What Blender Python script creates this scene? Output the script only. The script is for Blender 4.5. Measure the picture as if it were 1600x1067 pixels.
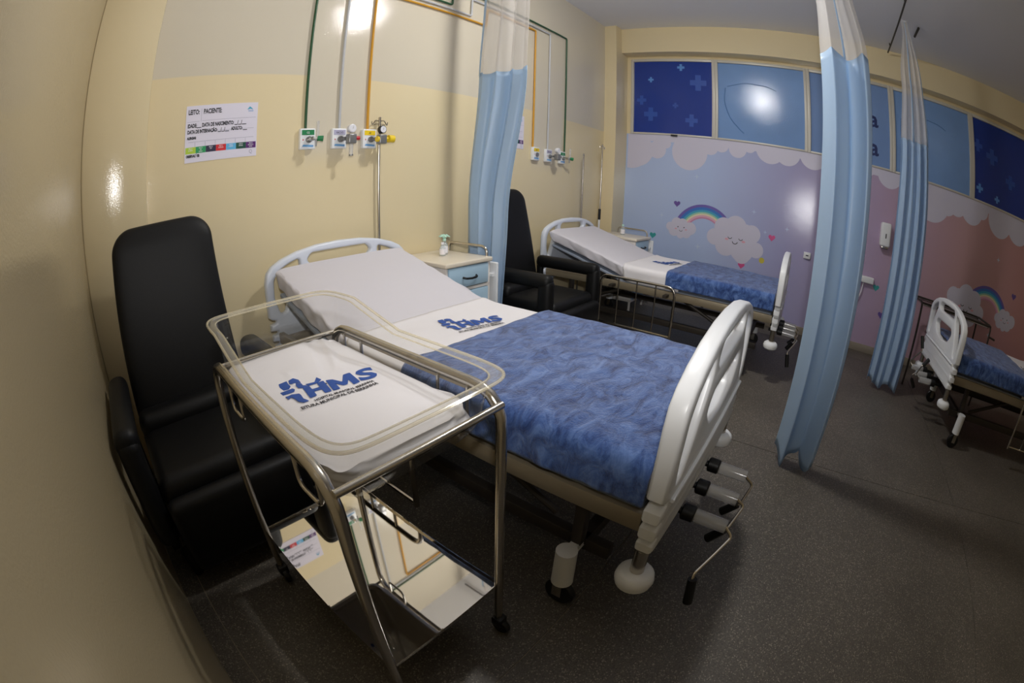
import bpy, bmesh, math, random
from mathutils import Vector, Matrix, noise
random.seed(7)
for o in list(bpy.data.objects): bpy.data.objects.remove(o)
SC = bpy.context.scene
COL = SC.collection
R_ = math.radians

# ------------------------------------------------------------------ camera
cam = bpy.data.cameras.new('camera')
cam.type = 'PANO'
cam.sensor_width = 36.0
cam.clip_start = 0.02
cam.panorama_type = 'FISHEYE_EQUISOLID'
cam.fisheye_lens = 15.625
cam.fisheye_fov = R_(200)
CAM = bpy.data.objects.new('camera', cam); COL.objects.link(CAM)
CP = Vector((0.0, -2.36, 1.25))
CM = Matrix(((0.61784, 0.256158, -0.743409), (-0.785784, 0.235513, -0.571906), (0.028584, 0.937506, 0.346794)))
CAM.matrix_world = Matrix.Translation(CP) @ CM.to_4x4()
SC.camera = CAM

# ------------------------------------------------------------------ world, light, exposure
W = bpy.data.worlds.new('world'); SC.world = W; W.use_nodes = True
W.node_tree.nodes['Background'].inputs[0].default_value = (0.6, 0.65, 0.7, 1)
W.node_tree.nodes['Background'].inputs[1].default_value = 0.05
SC.view_settings.view_transform = 'Standard'
SC.view_settings.look = 'None'
SC.view_settings.exposure = 0.10
SC.view_settings.gamma = 1.0
SC.view_settings.use_curve_mapping = False
SC.cycles.max_bounces = 10
SC.cycles.transparent_max_bounces = 24
SC.cycles.caustics_reflective = False
SC.cycles.caustics_refractive = False
SC.cycles.sample_clamp_indirect = 6.0

def add_light(name, kind, loc, energy, col=(1, 1, 1), size=0.3, size_y=None, look=None, spot=None, blend=0.5):
    l = bpy.data.lights.new(name, kind); l.energy = energy; l.color = col
    if kind == 'AREA':
        l.size = size
        if size_y: l.shape = 'RECTANGLE'; l.size_y = size_y
    else:
        l.shadow_soft_size = size
    if kind == 'SPOT': l.spot_size = spot; l.spot_blend = blend
    o = bpy.data.objects.new(name, l); COL.objects.link(o); o.location = loc
    if look is not None:
        d = Vector(look)
        o.rotation_euler = d.to_track_quat('-Z', 'Y').to_euler()
    return o

LAMP_A = (2.36, -1.50, 3.19)      # dome lamps hung under the ceiling; their glowing diffusers are the light (see ceiling_lamp below)
LAMP_B = (2.05, -4.90, 3.19)
GLOW_A, GLOW_B = 265.0, 4.0       # emission strength of each diffuser
# the photographer's flash, just above the lens
add_light('camera_flash', 'SPOT', (0.0, -2.40, 1.46), 110, (1.0, 0.99, 0.98), 0.03, None, (0.66, 0.48, 0.36), R_(154), 1.0)

# ------------------------------------------------------------------ materials
MATS = {}
def nodes(m):
    m.use_nodes = True
    nt = m.node_tree
    return nt, nt.nodes['Principled BSDF']
def setin(b, n, v):
    if n in b.inputs: b.inputs[n].default_value = v
def c4(c): return (c[0], c[1], c[2], 1)
def s2l(r, g, b):
    f = lambda v: ((v/255+0.055)/1.055)**2.4 if v > 10 else v/255/12.92
    return (f(r), f(g), f(b))
def mat(name, col, rough=0.5, metal=0.0, bump=None, var=None, spec=0.5, sheen=0.0, coat=0.0, emit=None):
    if name in MATS: return MATS[name]
    m = bpy.data.materials.new(name); MATS[name] = m
    nt, b = nodes(m)
    setin(b, 'Base Color', c4(col)); setin(b, 'Roughness', rough); setin(b, 'Metallic', metal)
    setin(b, 'Specular IOR Level', spec); setin(b, 'Sheen Weight', sheen); setin(b, 'Coat Weight', coat)
    if emit: setin(b, 'Emission Color', c4(emit[0])); setin(b, 'Emission Strength', emit[1])
    tc = nt.nodes.new('ShaderNodeTexCoord')
    def nz(scale, detail=3, rough_=0.5):
        n = nt.nodes.new('ShaderNodeTexNoise'); n.inputs['Scale'].default_value = scale
        n.inputs['Detail'].default_value = detail; n.inputs['Roughness'].default_value = rough_
        nt.links.new(tc.outputs['Object'], n.inputs['Vector']); return n
    if var:
        n = nz(var[0], var[2] if len(var) > 2 else 3)
        r = nt.nodes.new('ShaderNodeValToRGB')
        r.color_ramp.elements[0].position = 0.3; r.color_ramp.elements[1].position = 0.7
        a = var[1]
        r.color_ramp.elements[0].color = c4([c*(1-a) for c in col])
        r.color_ramp.elements[1].color = c4([min(1, c*(1+a)) for c in col])
        nt.links.new(n.outputs['Fac'], r.inputs['Fac']); nt.links.new(r.outputs['Color'], b.inputs['Base Color'])
    if bump:
        n = nz(bump[0], 2)
        bp = nt.nodes.new('ShaderNodeBump'); bp.inputs['Strength'].default_value = bump[1]
        bp.inputs['Distance'].default_value = bump[2] if len(bump) > 2 else 0.002
        nt.links.new(n.outputs['Fac'], bp.inputs['Height']); nt.links.new(bp.outputs['Normal'], b.inputs['Normal'])
    return m

YEL = s2l(226, 210, 172); GRY = s2l(212, 203, 184)
def wall_paint():
    """glossy enamel: yellow dado, paler band above 1.95 m and where the pipes were chased in"""
    m = bpy.data.materials.new('headwall_paint'); nt, b = nodes(m)
    geo = nt.nodes.new('ShaderNodeNewGeometry'); sp = nt.nodes.new('ShaderNodeSeparateXYZ')
    nt.links.new(geo.outputs['Position'], sp.inputs[0])
    def math_(op, a, bb):
        n = nt.nodes.new('ShaderNodeMath'); n.operation = op
        for i, v in enumerate((a, bb)):
            if isinstance(v, (int, float)): n.inputs[i].default_value = v
            else: nt.links.new(v, n.inputs[i])
        return n.outputs[0]
    def smooth(v, a, bb):
        n = nt.nodes.new('ShaderNodeMapRange'); n.interpolation_type = 'SMOOTHSTEP'
        nt.links.new(v, n.inputs[0]); n.inputs[1].default_value = a; n.inputs[2].default_value = bb
        return n.outputs[0]
    X, Z = sp.outputs[0], sp.outputs[2]
    top = smooth(Z, 1.946, 1.956)
    def patch(x0, x1):
        a = math_('MULTIPLY', math_('GREATER_THAN', X, x0), math_('LESS_THAN', X, x1))
        return math_('MULTIPLY', a, smooth(Z, 1.36, 1.58))
    f = math_('MAXIMUM', top, math_('MAXIMUM', patch(1.115, 1.535), patch(3.27, 3.79)))
    mx = nt.nodes.new('ShaderNodeMix'); mx.data_type = 'RGBA'
    mx.inputs[6].default_value = c4(YEL); mx.inputs[7].default_value = c4(GRY)
    nt.links.new(f, mx.inputs[0]); nt.links.new(mx.outputs[2], b.inputs['Base Color'])
    n = nt.nodes.new('ShaderNodeTexNoise'); n.inputs['Scale'].default_value = 190
    nt.links.new(geo.outputs['Position'], n.inputs['Vector'])
    bp = nt.nodes.new('ShaderNodeBump'); bp.inputs['Strength'].default_value = 1.0; bp.inputs['Distance'].default_value = 0.00045
    nt.links.new(n.outputs['Fac'], bp.inputs['Height']); nt.links.new(bp.outputs['Normal'], b.inputs['Normal'])
    setin(b, 'Roughness', 0.11)
    return m
def mural_paint():
    m = bpy.data.materials.new('mural_vinyl'); nt, b = nodes(m)
    geo = nt.nodes.new('ShaderNodeNewGeometry'); sp = nt.nodes.new('ShaderNodeSeparateXYZ')
    nt.links.new(geo.outputs['Position'], sp.inputs[0])
    mr = nt.nodes.new('ShaderNodeMapRange'); mr.inputs[1].default_value = 0.0; mr.inputs[2].default_value = -6.0
    nt.links.new(sp.outputs[1], mr.inputs[0])
    r = nt.nodes.new('ShaderNodeValToRGB'); e = r.color_ramp.elements
    e[0].position = 0.0; e[0].color = c4(s2l(183, 201, 236))
    e[1].position = 1.0; e[1].color = c4(s2l(196, 140, 142))
    for p, c in ((0.20, (182, 198, 235)), (0.36, (170, 168, 208)), (0.56, (186, 162, 188)), (0.74, (196, 158, 162))):
        q = e.new(p); q.color = c4(s2l(*c))
    nt.links.new(mr.outputs[0], r.inputs['Fac']); nt.links.new(r.outputs['Color'], b.inputs['Base Color'])
    n = nt.nodes.new('ShaderNodeTexNoise'); n.inputs['Scale'].default_value = 160
    nt.links.new(geo.outputs['Position'], n.inputs['Vector'])
    bp = nt.nodes.new('ShaderNodeBump'); bp.inputs['Strength'].default_value = 1.0; bp.inputs['Distance'].default_value = 0.00045
    nt.links.new(n.outputs['Fac'], bp.inputs['Height']); nt.links.new(bp.outputs['Normal'], b.inputs['Normal'])
    setin(b, 'Roughness', 0.12)
    return m
def terrazzo():
    m = bpy.data.materials.new('terrazzo'); nt, b = nodes(m)
    geo = nt.nodes.new('ShaderNodeNewGeometry')
    v = nt.nodes.new('ShaderNodeTexVoronoi'); v.inputs['Scale'].default_value = 260
    nt.links.new(geo.outputs['Position'], v.inputs['Vector'])
    hs = nt.nodes.new('ShaderNodeSeparateColor'); nt.links.new(v.outputs['Color'], hs.inputs[0])
    r = nt.nodes.new('ShaderNodeValToRGB'); e = r.color_ramp.elements
    e[0].position = 0.0; e[0].color = c4(s2l(74, 69, 62)); e[1].position = 1.0; e[1].color = c4(s2l(150, 141, 129))
    for p, c in ((0.5, (92, 86, 78)), (0.88, (98, 92, 83)), (0.94, (134, 126, 114))):
        q = e.new(p); q.color = c4(s2l(*c))
    nt.links.new(hs.outputs[0], r.inputs['Fac'])
    n = nt.nodes.new('ShaderNodeTexNoise'); n.inputs['Scale'].default_value = 2.2; n.inputs['Detail'].default_value = 4
    nt.links.new(geo.outputs['Position'], n.inputs['Vector'])
    mr = nt.nodes.new('ShaderNodeMapRange'); mr.inputs[1].default_value = 0.3; mr.inputs[2].default_value = 0.7
    mr.inputs[3].default_value = 0.82; mr.inputs[4].default_value = 1.12
    nt.links.new(n.outputs['Fac'], mr.inputs[0])
    mx = nt.nodes.new('ShaderNodeMix'); mx.data_type = 'RGBA'; mx.blend_type = 'MULTIPLY'; mx.inputs[0].default_value = 1
    nt.links.new(r.outputs['Color'], mx.inputs[6]); nt.links.new(mr.outputs[0], mx.inputs[7])
    nt.links.new(mx.outputs[2], b.inputs['Base Color'])
    setin(b, 'Roughness', 0.5)
    return m
def plush():
    m = bpy.data.materials.new('plush_blanket'); nt, b = nodes(m)
    tc = nt.nodes.new('ShaderNodeTexCoord')
    mp = nt.nodes.new('ShaderNodeMapping'); mp.inputs['Scale'].default_value = (0.8, 1.5, 1.0)
    nt.links.new(tc.outputs['Object'], mp.inputs[0])
    n = nt.nodes.new('ShaderNodeTexNoise'); n.inputs['Scale'].default_value = 12; n.inputs['Detail'].default_value = 8
    n.inputs['Roughness'].default_value = 0.68; n.inputs['Distortion'].default_value = 1.1
    nt.links.new(mp.outputs[0], n.inputs['Vector'])
    r = nt.nodes.new('ShaderNodeValToRGB'); e = r.color_ramp.elements
    e[0].position = 0.36; e[0].color = c4(s2l(36, 57, 108)); e[1].position = 0.66; e[1].color = c4(s2l(98, 126, 182))
    q = e.new(0.5); q.color = c4(s2l(66, 93, 150))
    nt.links.new(n.outputs['Fac'], r.inputs['Fac']); nt.links.new(r.outputs['Color'], b.inputs['Base Color'])
    n2 = nt.nodes.new('ShaderNodeTexNoise'); n2.inputs['Scale'].default_value = 160; n2.inputs['Detail'].default_value = 2
    nt.links.new(tc.outputs['Object'], n2.inputs['Vector'])
    ad = nt.nodes.new('ShaderNodeMath'); ad.operation = 'ADD'
    nt.links.new(n.outputs['Fac'], ad.inputs[0])
    ml = nt.nodes.new('ShaderNodeMath'); ml.operation = 'MULTIPLY'; ml.inputs[1].default_value = 0.3
    nt.links.new(n2.outputs['Fac'], ml.inputs[0]); nt.links.new(ml.outputs[0], ad.inputs[1])
    bp = nt.nodes.new('ShaderNodeBump'); bp.inputs['Strength'].default_value = 0.7; bp.inputs['Distance'].default_value = 0.012
    nt.links.new(ad.outputs[0], bp.inputs['Height']); nt.links.new(bp.outputs['Normal'], b.inputs['Normal'])
    setin(b, 'Roughness', 0.95); setin(b, 'Sheen Weight', 0.35); setin(b, 'Specular IOR Level', 0.1)
    return m
def see_through(name, col, opacity, rough=0.5, tint=(1, 1, 1), fres=False):
    """thin clear sheet: transmits, mirrors by Fresnel, plus a little body colour"""
    m = bpy.data.materials.new(name); nt, b = nodes(m)
    out = [n for n in nt.nodes if n.type == 'OUTPUT_MATERIAL'][0]
    tr = nt.nodes.new('ShaderNodeBsdfTransparent'); tr.inputs[0].default_value = c4(tint)
    df = nt.nodes.new('ShaderNodeBsdfDiffuse'); df.inputs[0].default_value = c4(col)
    gl = nt.nodes.new('ShaderNodeBsdfGlossy'); gl.inputs['Roughness'].default_value = rough
    nt.nodes.remove(b)
    m1 = nt.nodes.new('ShaderNodeMixShader'); m1.inputs[0].default_value = opacity
    m2 = nt.nodes.new('ShaderNodeMixShader')
    lw = nt.nodes.new('ShaderNodeLayerWeight'); lw.inputs[0].default_value = 0.5
    pw = nt.nodes.new('ShaderNodeMath'); pw.operation = 'POWER'; pw.inputs[1].default_value = 4.0
    nt.links.new(lw.outputs['Facing'], pw.inputs[0])
    f = nt.nodes.new('ShaderNodeMapRange'); f.inputs[3].default_value = 0.05; f.inputs[4].default_value = 0.6
    nt.links.new(pw.outputs[0], f.inputs[0])
    nt.links.new(tr.outputs[0], m1.inputs[1]); nt.links.new(df.outputs[0], m1.inputs[2])
    nt.links.new(f.outputs[0], m2.inputs[0]); nt.links.new(m1.outputs[0], m2.inputs[1]); nt.links.new(gl.outputs[0], m2.inputs[2])
    nt.links.new(m2.outputs[0], out.inputs[0])
    return m
def fabric():
    m = bpy.data.materials.new('curtain_blue'); nt, b = nodes(m)
    out = [n for n in nt.nodes if n.type == 'OUTPUT_MATERIAL'][0]
    c = s2l(200, 223, 245)
    setin(b, 'Base Color', c4(c)); setin(b, 'Roughness', 0.38)
    tl = nt.nodes.new('ShaderNodeBsdfTranslucent'); tl.inputs[0].default_value = c4(c)
    mx = nt.nodes.new('ShaderNodeMixShader'); mx.inputs[0].default_value = 0.45
    nt.links.new(b.outputs[0], mx.inputs[1]); nt.links.new(tl.outputs[0], mx.inputs[2]); nt.links.new(mx.outputs[0], out.inputs[0])
    return m
def netting():
    m = bpy.data.materials.new('curtain_netting'); nt, b = nodes(m)
    out = [n for n in nt.nodes if n.type == 'OUTPUT_MATERIAL'][0]
    tr = nt.nodes.new('ShaderNodeBsdfTransparent'); mx = nt.nodes.new('ShaderNodeMixShader')
    tl = nt.nodes.new('ShaderNodeBsdfTranslucent'); tl.inputs[0].default_value = c4(s2l(235, 232, 230))
    m2 = nt.nodes.new('ShaderNodeMixShader'); m2.inputs[0].default_value = 0.35
    setin(b, 'Base Color', c4(s2l(235, 232, 230))); setin(b, 'Roughness', 0.8)
    nt.links.new(b.outputs[0], m2.inputs[1]); nt.links.new(tl.outputs[0], m2.inputs[2])
    mx.inputs[0].default_value = 0.62
    nt.links.new(tr.outputs[0], mx.inputs[1]); nt.links.new(m2.outputs[0], mx.inputs[2]); nt.links.new(mx.outputs[0], out.inputs[0])
    return m

M = dict(
 headwall=wall_paint(), mural=mural_paint(), terrazzo=terrazzo(), plush=plush(), net=netting(),
 yellow=mat('yellow_enamel', YEL, 0.11, bump=(170, 1, .0005)),
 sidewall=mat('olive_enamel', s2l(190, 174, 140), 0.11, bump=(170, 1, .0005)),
 ceil=mat('ceiling_white', s2l(232, 233, 238), 0.7),
 joint=mat('floor_joint', s2l(150, 138, 118), 0.6),
 alum=mat('window_aluminium', s2l(206, 202, 192), 0.4, 0.1),
 navy=mat('film_navy', s2l(30, 60, 150), 0.11, bump=(110, 1, .0005)),
 sky=mat('film_sky', s2l(124, 160, 212), 0.11, var=(1.2, .10), bump=(110, 1, .0008)),
 greyblue=mat('film_greyblue', s2l(120, 150, 200), 0.12, bump=(110, 1, .0007)),
 cross=mat('film_cross', s2l(95, 150, 220), 0.4), crossdim=mat('film_cross_dim', s2l(48, 86, 176), 0.4),
 skyline=mat('film_line', s2l(86, 130, 185), 0.4),
 inknavy=mat('ink_navy', s2l(26, 44, 100), 0.5),
 cloudw=mat('print_cloud_white', s2l(210, 207, 226), 0.3), ink=mat('ink_black', s2l(28, 26, 32), 0.6),
 cheek=mat('print_cheek', s2l(228, 170, 186), 0.4),
 chrome=mat('steel_tube', s2l(200, 194, 184), 0.22, 1.0), mirror=mat('polished_tray', s2l(228, 224, 216), 0.03, 1.0),
 pipe_g=mat('pipe_green', s2l(40, 82, 52), 0.35), pipe_w=mat('pipe_grey', s2l(190, 192, 196), 0.35), pipe_y=mat('pipe_yellow', s2l(206, 150, 40), 0.35),
 plastic=mat('white_plastic', s2l(233, 235, 238), 0.32), hboard=mat('pale_blue_plastic', s2l(222, 228, 240), 0.32),
 black=mat('black_vinyl', s2l(15, 15, 16), 0.5, bump=(300, .25), spec=0.3), blackp=mat('black_plastic', s2l(14, 14, 15), 0.45),
 bar=mat('bed_bar_metal', s2l(150, 138, 116), 0.4, 0.35), dark=mat('dark_steel', s2l(62, 56, 50), 0.5, 0.3),
 panel=mat('bed_panel', s2l(150, 160, 176), 0.5),
 sheet=mat('white_sheet', s2l(232, 229, 232), 0.85, bump=(14, .25, .008)), fitted=mat('fitted_sheet', s2l(214, 211, 218), 0.85, bump=(12, .3, .008)),
 logo=mat('logo_blue', s2l(44, 82, 160), 0.7), smalltext=mat('small_print', s2l(60, 58, 62), 0.7),
 acrylic=see_through('clear_acrylic', (0.9, 0.9, 0.88), 0.02, 0.03, (0.96, 0.96, 0.945), True),
flange=see_through('acrylic_flange', s2l(214, 210, 200), 0.22, 0.06, (.97, .97, .95), True),
 rim=see_through('acrylic_rim', s2l(232, 222, 194), 0.34, 0.10, (1, .98, .93), True),
 glass=see_through('bottle_glass', (0.85, 0.92, 0.95), 0.25, 0.08, (.95, .98, 1), True),
 curtain=fabric(),
 cabw=mat('cabinet_white', s2l(226, 221, 216), 0.4), cabt=mat('cabinet_top', s2l(228, 218, 200), 0.3), cabb=mat('cabinet_blue', s2l(178, 209, 230), 0.35),
 paper=mat('sign_paper', s2l(222, 218, 232), 0.45), line=mat('sign_line', s2l(160, 158, 176), 0.6),
 grey=mat('regulator_grey', s2l(140, 140, 140), 0.35, 0.5), red=mat('red_knob', s2l(190, 40, 50), 0.4),
 green=mat('green_print', s2l(40, 130, 80), 0.45), yellowp=mat('yellow_plastic', s2l(238, 205, 40), 0.4), lilac=mat('lilac_print', s2l(176, 174, 200), 0.45),
 bluep=mat('blue_print', s2l(110, 165, 215), 0.5), gauge=mat('gauge_face', s2l(232, 232, 238), 0.3),
 mint=mat('mint_ribbon', s2l(190, 230, 214), 0.6), skirt=mat('baseboard_paint', s2l(150, 140, 126), 0.5),
 clearp=see_through('clear_plastic_tube', (0.85, 0.86, 0.86), 0.30, 0.1, (1, 1, 1), True),
 lampw=mat('lamp_housing', s2l(230, 230, 228), 0.5), diff=mat('lamp_diffuser', (1, 1, 1), 0.5, emit=((1, .97, .92), 1.5)),
)
for nm, c in (('lime', (176, 206, 60)), ('emerald', (36, 150, 90)), ('ink2', (40, 38, 66)), ('crimson', (206, 40, 48)), ('cyan', (98, 180, 226)), ('forest', (22, 78, 62)), ('plum', (88, 36, 110)),
              ('rpurple', (112, 96, 176)), ('rblue', (62, 120, 200)), ('rteal', (70, 168, 200)), ('rgreen', (150, 205, 180)), ('rcream', (232, 222, 190)), ('rpink', (226, 176, 196)), ('rrose', (206, 140, 176)),
              ('hpurple', (106, 84, 160)), ('hpink', (210, 82, 142)), ('hgreen', (60, 160, 160)), ('hyellow', (206, 190, 70)), ('starw', (190, 205, 232)), ('white2', (240, 238, 244))):
    M[nm] = mat('print_' + nm, s2l(*c), 0.45)

# ------------------------------------------------------------------ helpers
def V(*a): return Vector(a)
class B:
    """collects shapes; build() links them as one mesh object"""
    def __init__(s): s.bm = bmesh.new()
    def _add(s, verts, faces):
        vs = [s.bm.verts.new(v) for v in verts]
        for f in faces:
            try: s.bm.faces.new([vs[i] for i in f])
            except ValueError: pass
        return vs
    def box(s, x0, y0, z0, x1, y1, z1, bev=0.0, seg=2, rot=None, piv=None):
        t = bmesh.new(); bmesh.ops.create_cube(t, size=1)
        for v in t.verts: v.co = Vector((x0+(x1-x0)*(v.co.x+.5), y0+(y1-y0)*(v.co.y+.5), z0+(z1-z0)*(v.co.z+.5)))
        if bev: bmesh.ops.bevel(t, geom=t.edges[:]+t.verts[:], offset=bev, segments=seg, profile=0.5, affect='EDGES')
        if rot is not None:
            p = Vector(piv) if piv else Vector(((x0+x1)/2, (y0+y1)/2, (z0+z1)/2))
            for v in t.verts: v.co = p + rot @ (v.co-p)
        s.merge(t); return s
    def merge(s, t):
        mp = {v: s.bm.verts.new(v.co) for v in t.verts}
        for f in t.faces:
            try: s.bm.faces.new([mp[v] for v in f.verts])
            except ValueError: pass
        t.free()
    def tube(s, pts, r, n=10, closed=False, fil=0.0, caps=True):
        pts = [Vector(p) for p in pts]
        if fil: pts = fillet(pts, fil, closed)
        m = len(pts); rr = r if isinstance(r, (list, tuple)) else [r]*m
        tang = []
        for i in range(m):
            a = pts[(i-1) % m] if (closed or i > 0) else pts[i]; b = pts[(i+1) % m] if (closed or i < m-1) else pts[i]
            tang.append((b-a).normalized())
        up = Vector((0, 0, 1)) if abs(tang[0].z) < .9 else Vector((1, 0, 0))
        nrm = (up - tang[0]*up.dot(tang[0])).normalized()
        rings = []
        for i in range(m):
            nrm = (nrm - tang[i]*nrm.dot(tang[i])).normalized(); bi = tang[i].cross(nrm)
            rings.append([s.bm.verts.new(pts[i]+(nrm*math.cos(2*math.pi*k/n)+bi*math.sin(2*math.pi*k/n))*rr[i]) for k in range(n)])
        for i in range(m if closed else m-1):
            a, b = rings[i], rings[(i+1) % m]
            for k in range(n):
                s.bm.faces.new((a[k], a[(k+1) % n], b[(k+1) % n], b[k]))
        if caps and not closed:
            s.bm.faces.new(rings[0][::-1]); s.bm.faces.new(rings[-1])
        return s
    def cyl(s, p0, p1, r, r2=None, n=16):
        return s.tube([p0, p1], [r, r if r2 is None else r2], n)
    def lathe(s, prof, c=(0, 0, 0), axis='z', n=20):
        c = Vector(c); rings = []
        for r, h in prof:
            ring = []
            for k in range(n):
                a = 2*math.pi*k/n; x, y = r*math.cos(a), r*math.sin(a)
                ring.append(s.bm.verts.new(c + {'z': Vector((x, y, h)), 'y': Vector((x, h, y)), 'x': Vector((h, x, y))}[axis]))
            rings.append(ring)
        for a, b in zip(rings, rings[1:]):
            for k in range(n): s.bm.faces.new((a[k], a[(k+1) % n], b[(k+1) % n], b[k]))
        s.bm.faces.new(rings[0][::-1]); s.bm.faces.new(rings[-1]); return s
    def grid(s, fn, nu, nv, wrap=False):
        vs = [[s.bm.verts.new(fn(i/(nu if wrap else nu-1), j/(nv-1))) for j in range(nv)] for i in range(nu)]
        for i in range(nu if wrap else nu-1):
            for j in range(nv-1):
                a = (i+1) % nu
                s.bm.faces.new((vs[i][j], vs[a][j], vs[a][j+1], vs[i][j+1]))
        return s
    def prism(s, poly, f, t):
        """poly in 2-D, f maps (u, v, depth) to 3-D, t thickness"""
        n = len(poly)
        a = [s.bm.verts.new(f(u, v, 0)) for u, v in poly]; b = [s.bm.verts.new(f(u, v, t)) for u, v in poly]
        s.bm.faces.new(a); s.bm.faces.new(b[::-1])
        for i in range(n): s.bm.faces.new((a[i], a[(i+1) % n], b[(i+1) % n], b[i]))
        return s
    def build(s, name, m, parent=None, sharp=38, solid=None):
        bm = s.bm
        bmesh.ops.recalc_face_normals(bm, faces=bm.faces[:])
        for f in bm.faces: f.smooth = True
        for e in bm.edges:
            if len(e.link_faces) == 2 and e.calc_face_angle(0) > R_(sharp): e.smooth = False
        me = bpy.data.meshes.new(name); bm.to_mesh(me); bm.free()
        o = bpy.data.objects.new(name, me); COL.objects.link(o)
        me.materials.append(M[m] if isinstance(m, str) else m)
        if parent is not None: o.parent = parent
        if solid:
            md = o.modifiers.new('thickness', 'SOLIDIFY'); md.thickness = solid; md.offset = 0
        return o
def fillet(pts, r, closed=False, n=5):
    out = []; m = len(pts)
    for i in range(m):
        if not closed and i in (0, m-1): out.append(pts[i]); continue
        p, a, b = pts[i], pts[(i-1) % m], pts[(i+1) % m]
        da, db = (a-p), (b-p); ra = min(r, da.length*.49, db.length*.49)
        A = p+da.normalized()*ra; C = p+db.normalized()*ra
        for k in range(n+1):
            t = k/n; out.append(A*(1-t)**2 + p*2*t*(1-t) + C*t*t)
    return out
def thing(name, label, cat, loc=(0, 0, 0), rz=0.0, group=None):
    o = bpy.data.objects.new(name, None); COL.objects.link(o); o.empty_display_size = 0.1
    o.location = loc; o.rotation_euler = (0, 0, rz); return tag(o, label, cat, group)
def tag(o, label, cat, group=None):
    o['label'] = label; o['category'] = cat
    if group: o['group'] = group
    return o
def struct(o, label=None):
    o['kind'] = 'structure'
    if label: o['label'] = label
    return o
def plate(name, splines, depth, bevel, m, parent, f):
    """2-D outline with holes, extruded and rounded; f maps (u, v, w) to 3-D"""
    cu = bpy.data.curves.new(name, 'CURVE'); cu.dimensions = '2D'; cu.fill_mode = 'BOTH'
    cu.extrude = max(0.0001, depth/2-bevel); cu.bevel_depth = bevel; cu.bevel_resolution = 2; cu.offset = -bevel
    for pts in splines:
        sp = cu.splines.new('POLY'); sp.points.add(len(pts)-1); sp.use_cyclic_u = True
        for i, (u, v) in enumerate(pts): sp.points[i].co = (u, v, 0, 1)
    return from_curve(cu, name, m, parent, f)
def from_curve(cu, name, m, parent, f):
    tmp = bpy.data.objects.new('tmp', cu); COL.objects.link(tmp)
    bpy.context.view_layer.update()
    me = bpy.data.meshes.new_from_object(tmp.evaluated_get(bpy.context.evaluated_depsgraph_get()))
    bpy.data.objects.remove(tmp); bpy.data.curves.remove(cu)
    bm = bmesh.new(); bm.from_mesh(me); bpy.data.meshes.remove(me)
    bmesh.ops.remove_doubles(bm, verts=bm.verts[:], dist=1e-5)
    for v in bm.verts: v.co = f(v.co.x, v.co.y, v.co.z)
    b = B(); b.bm.free(); b.bm = bm
    return b.build(name, m, parent)
def text(name, body, size, m, parent, f, align='LEFT', sx=1.0, thick=0.0003, bold=0.0):
    cu = bpy.data.curves.new(name, 'FONT'); cu.body = body; cu.size = size; cu.align_x = align
    cu.extrude = thick; cu.offset = bold
    cu.resolution_u = 2
    return from_curve(cu, name, m, parent, lambda u, v, w: f(u*sx, v, w))
def smoothpoly(pts, r=0.01, n=3):
    q = fillet([Vector((a, b, 0)) for a, b in pts], r, True, n)
    return [(p.x, p.y) for p in q]
def circ(cx, cy, r, n=24, ry=None, a0=0, a1=2*math.pi):
    ry = r if ry is None else ry
    return [(cx+r*math.cos(a0+(a1-a0)*k/n), cy+ry*math.sin(a0+(a1-a0)*k/n)) for k in range(n)]
def dup(root, loc, rz, label, group=None):
    r = root.copy(); COL.objects.link(r); r.location = loc; r.rotation_euler = (0, 0, rz)
    r['label'] = label
    if group: r['group'] = group
    for ch in list(root.children):
        c = ch.copy(); COL.objects.link(c); c.parent = r
        for g in list(ch.children):
            d = g.copy(); COL.objects.link(d); d.parent = c
    return r

# ------------------------------------------------------------------ the room
X0, X1, Y1, ZC = -0.20, 5.00, -6.00, 3.34
fl = struct(B().box(X0, Y1, -0.10, X1+.1, 0.0, -0.004).build('floor', 'joint'), 'dark grey-brown terrazzo floor with thin pale joints')
jx = [X0, -0.113, 2.27, 4.65, X1+.1]; jy = [0.0, -0.2, -2.0, -3.8, -5.6, Y1]
g = 0.002
for i in range(len(jx)-1):
    for j in range(len(jy)-1):
        B().box(jx[i]+g, jy[j+1]+g, -0.02, jx[i+1]-g, jy[j]-g, 0.0).build('floor_slab', 'terrazzo', fl)
struct(B().box(X0-.1, Y1-.1, ZC, X1+.2, 0.1, ZC+.1).build('ceiling', 'ceil'), 'plain white ceiling')
struct(B().box(X0-.1, 0, -.1, X1+.2, .1, ZC).build('wall_back', 'headwall'), 'yellow glossy wall behind the bed heads')
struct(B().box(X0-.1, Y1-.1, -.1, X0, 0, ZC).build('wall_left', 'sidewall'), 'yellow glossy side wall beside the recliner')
struct(B().box(X0-.1, Y1-.1, -.1, X1+.2, Y1, ZC).build('wall_front', 'yellow'), 'yellow wall opposite the bed heads')
WR = struct(B().box(X1, Y1, -.1, X1+.2, 0, 1.983).build('wall_right', 'mural'), 'window wall with printed cloud and rainbow mural')
struct(B().box(4.83, Y1, 3.004, X1, -.001, ZC).build('trim_1', 'yellow'), 'yellow beam above the windows')
struct(B().box(4.679, -.15, 0, X1, 0, ZC).build('trim_2', 'yellow'), 'yellow column between bed wall and windows')
struct(B().box(X0, -.10, 0, .163, 0, ZC, .006).build('trim_3', 'yellow'), 'yellow column in the corner behind the recliner')
struct(B().box(X1, Y1, 2.966, X1+.2, 0, ZC).box(X1, -.2, 1.983, X1+.2, 0, 2.966).box(X1, Y1, 1.983, X1+.2, -5.56, 2.966).build('trim_4', 'yellow'), 'yellow wall strip round the windows')
struct(B().box(4.985, Y1, 0, X1, -.15, .085, .003).build('baseboard_right', 'skirt'), 'low grey baseboard under the mural')

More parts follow.
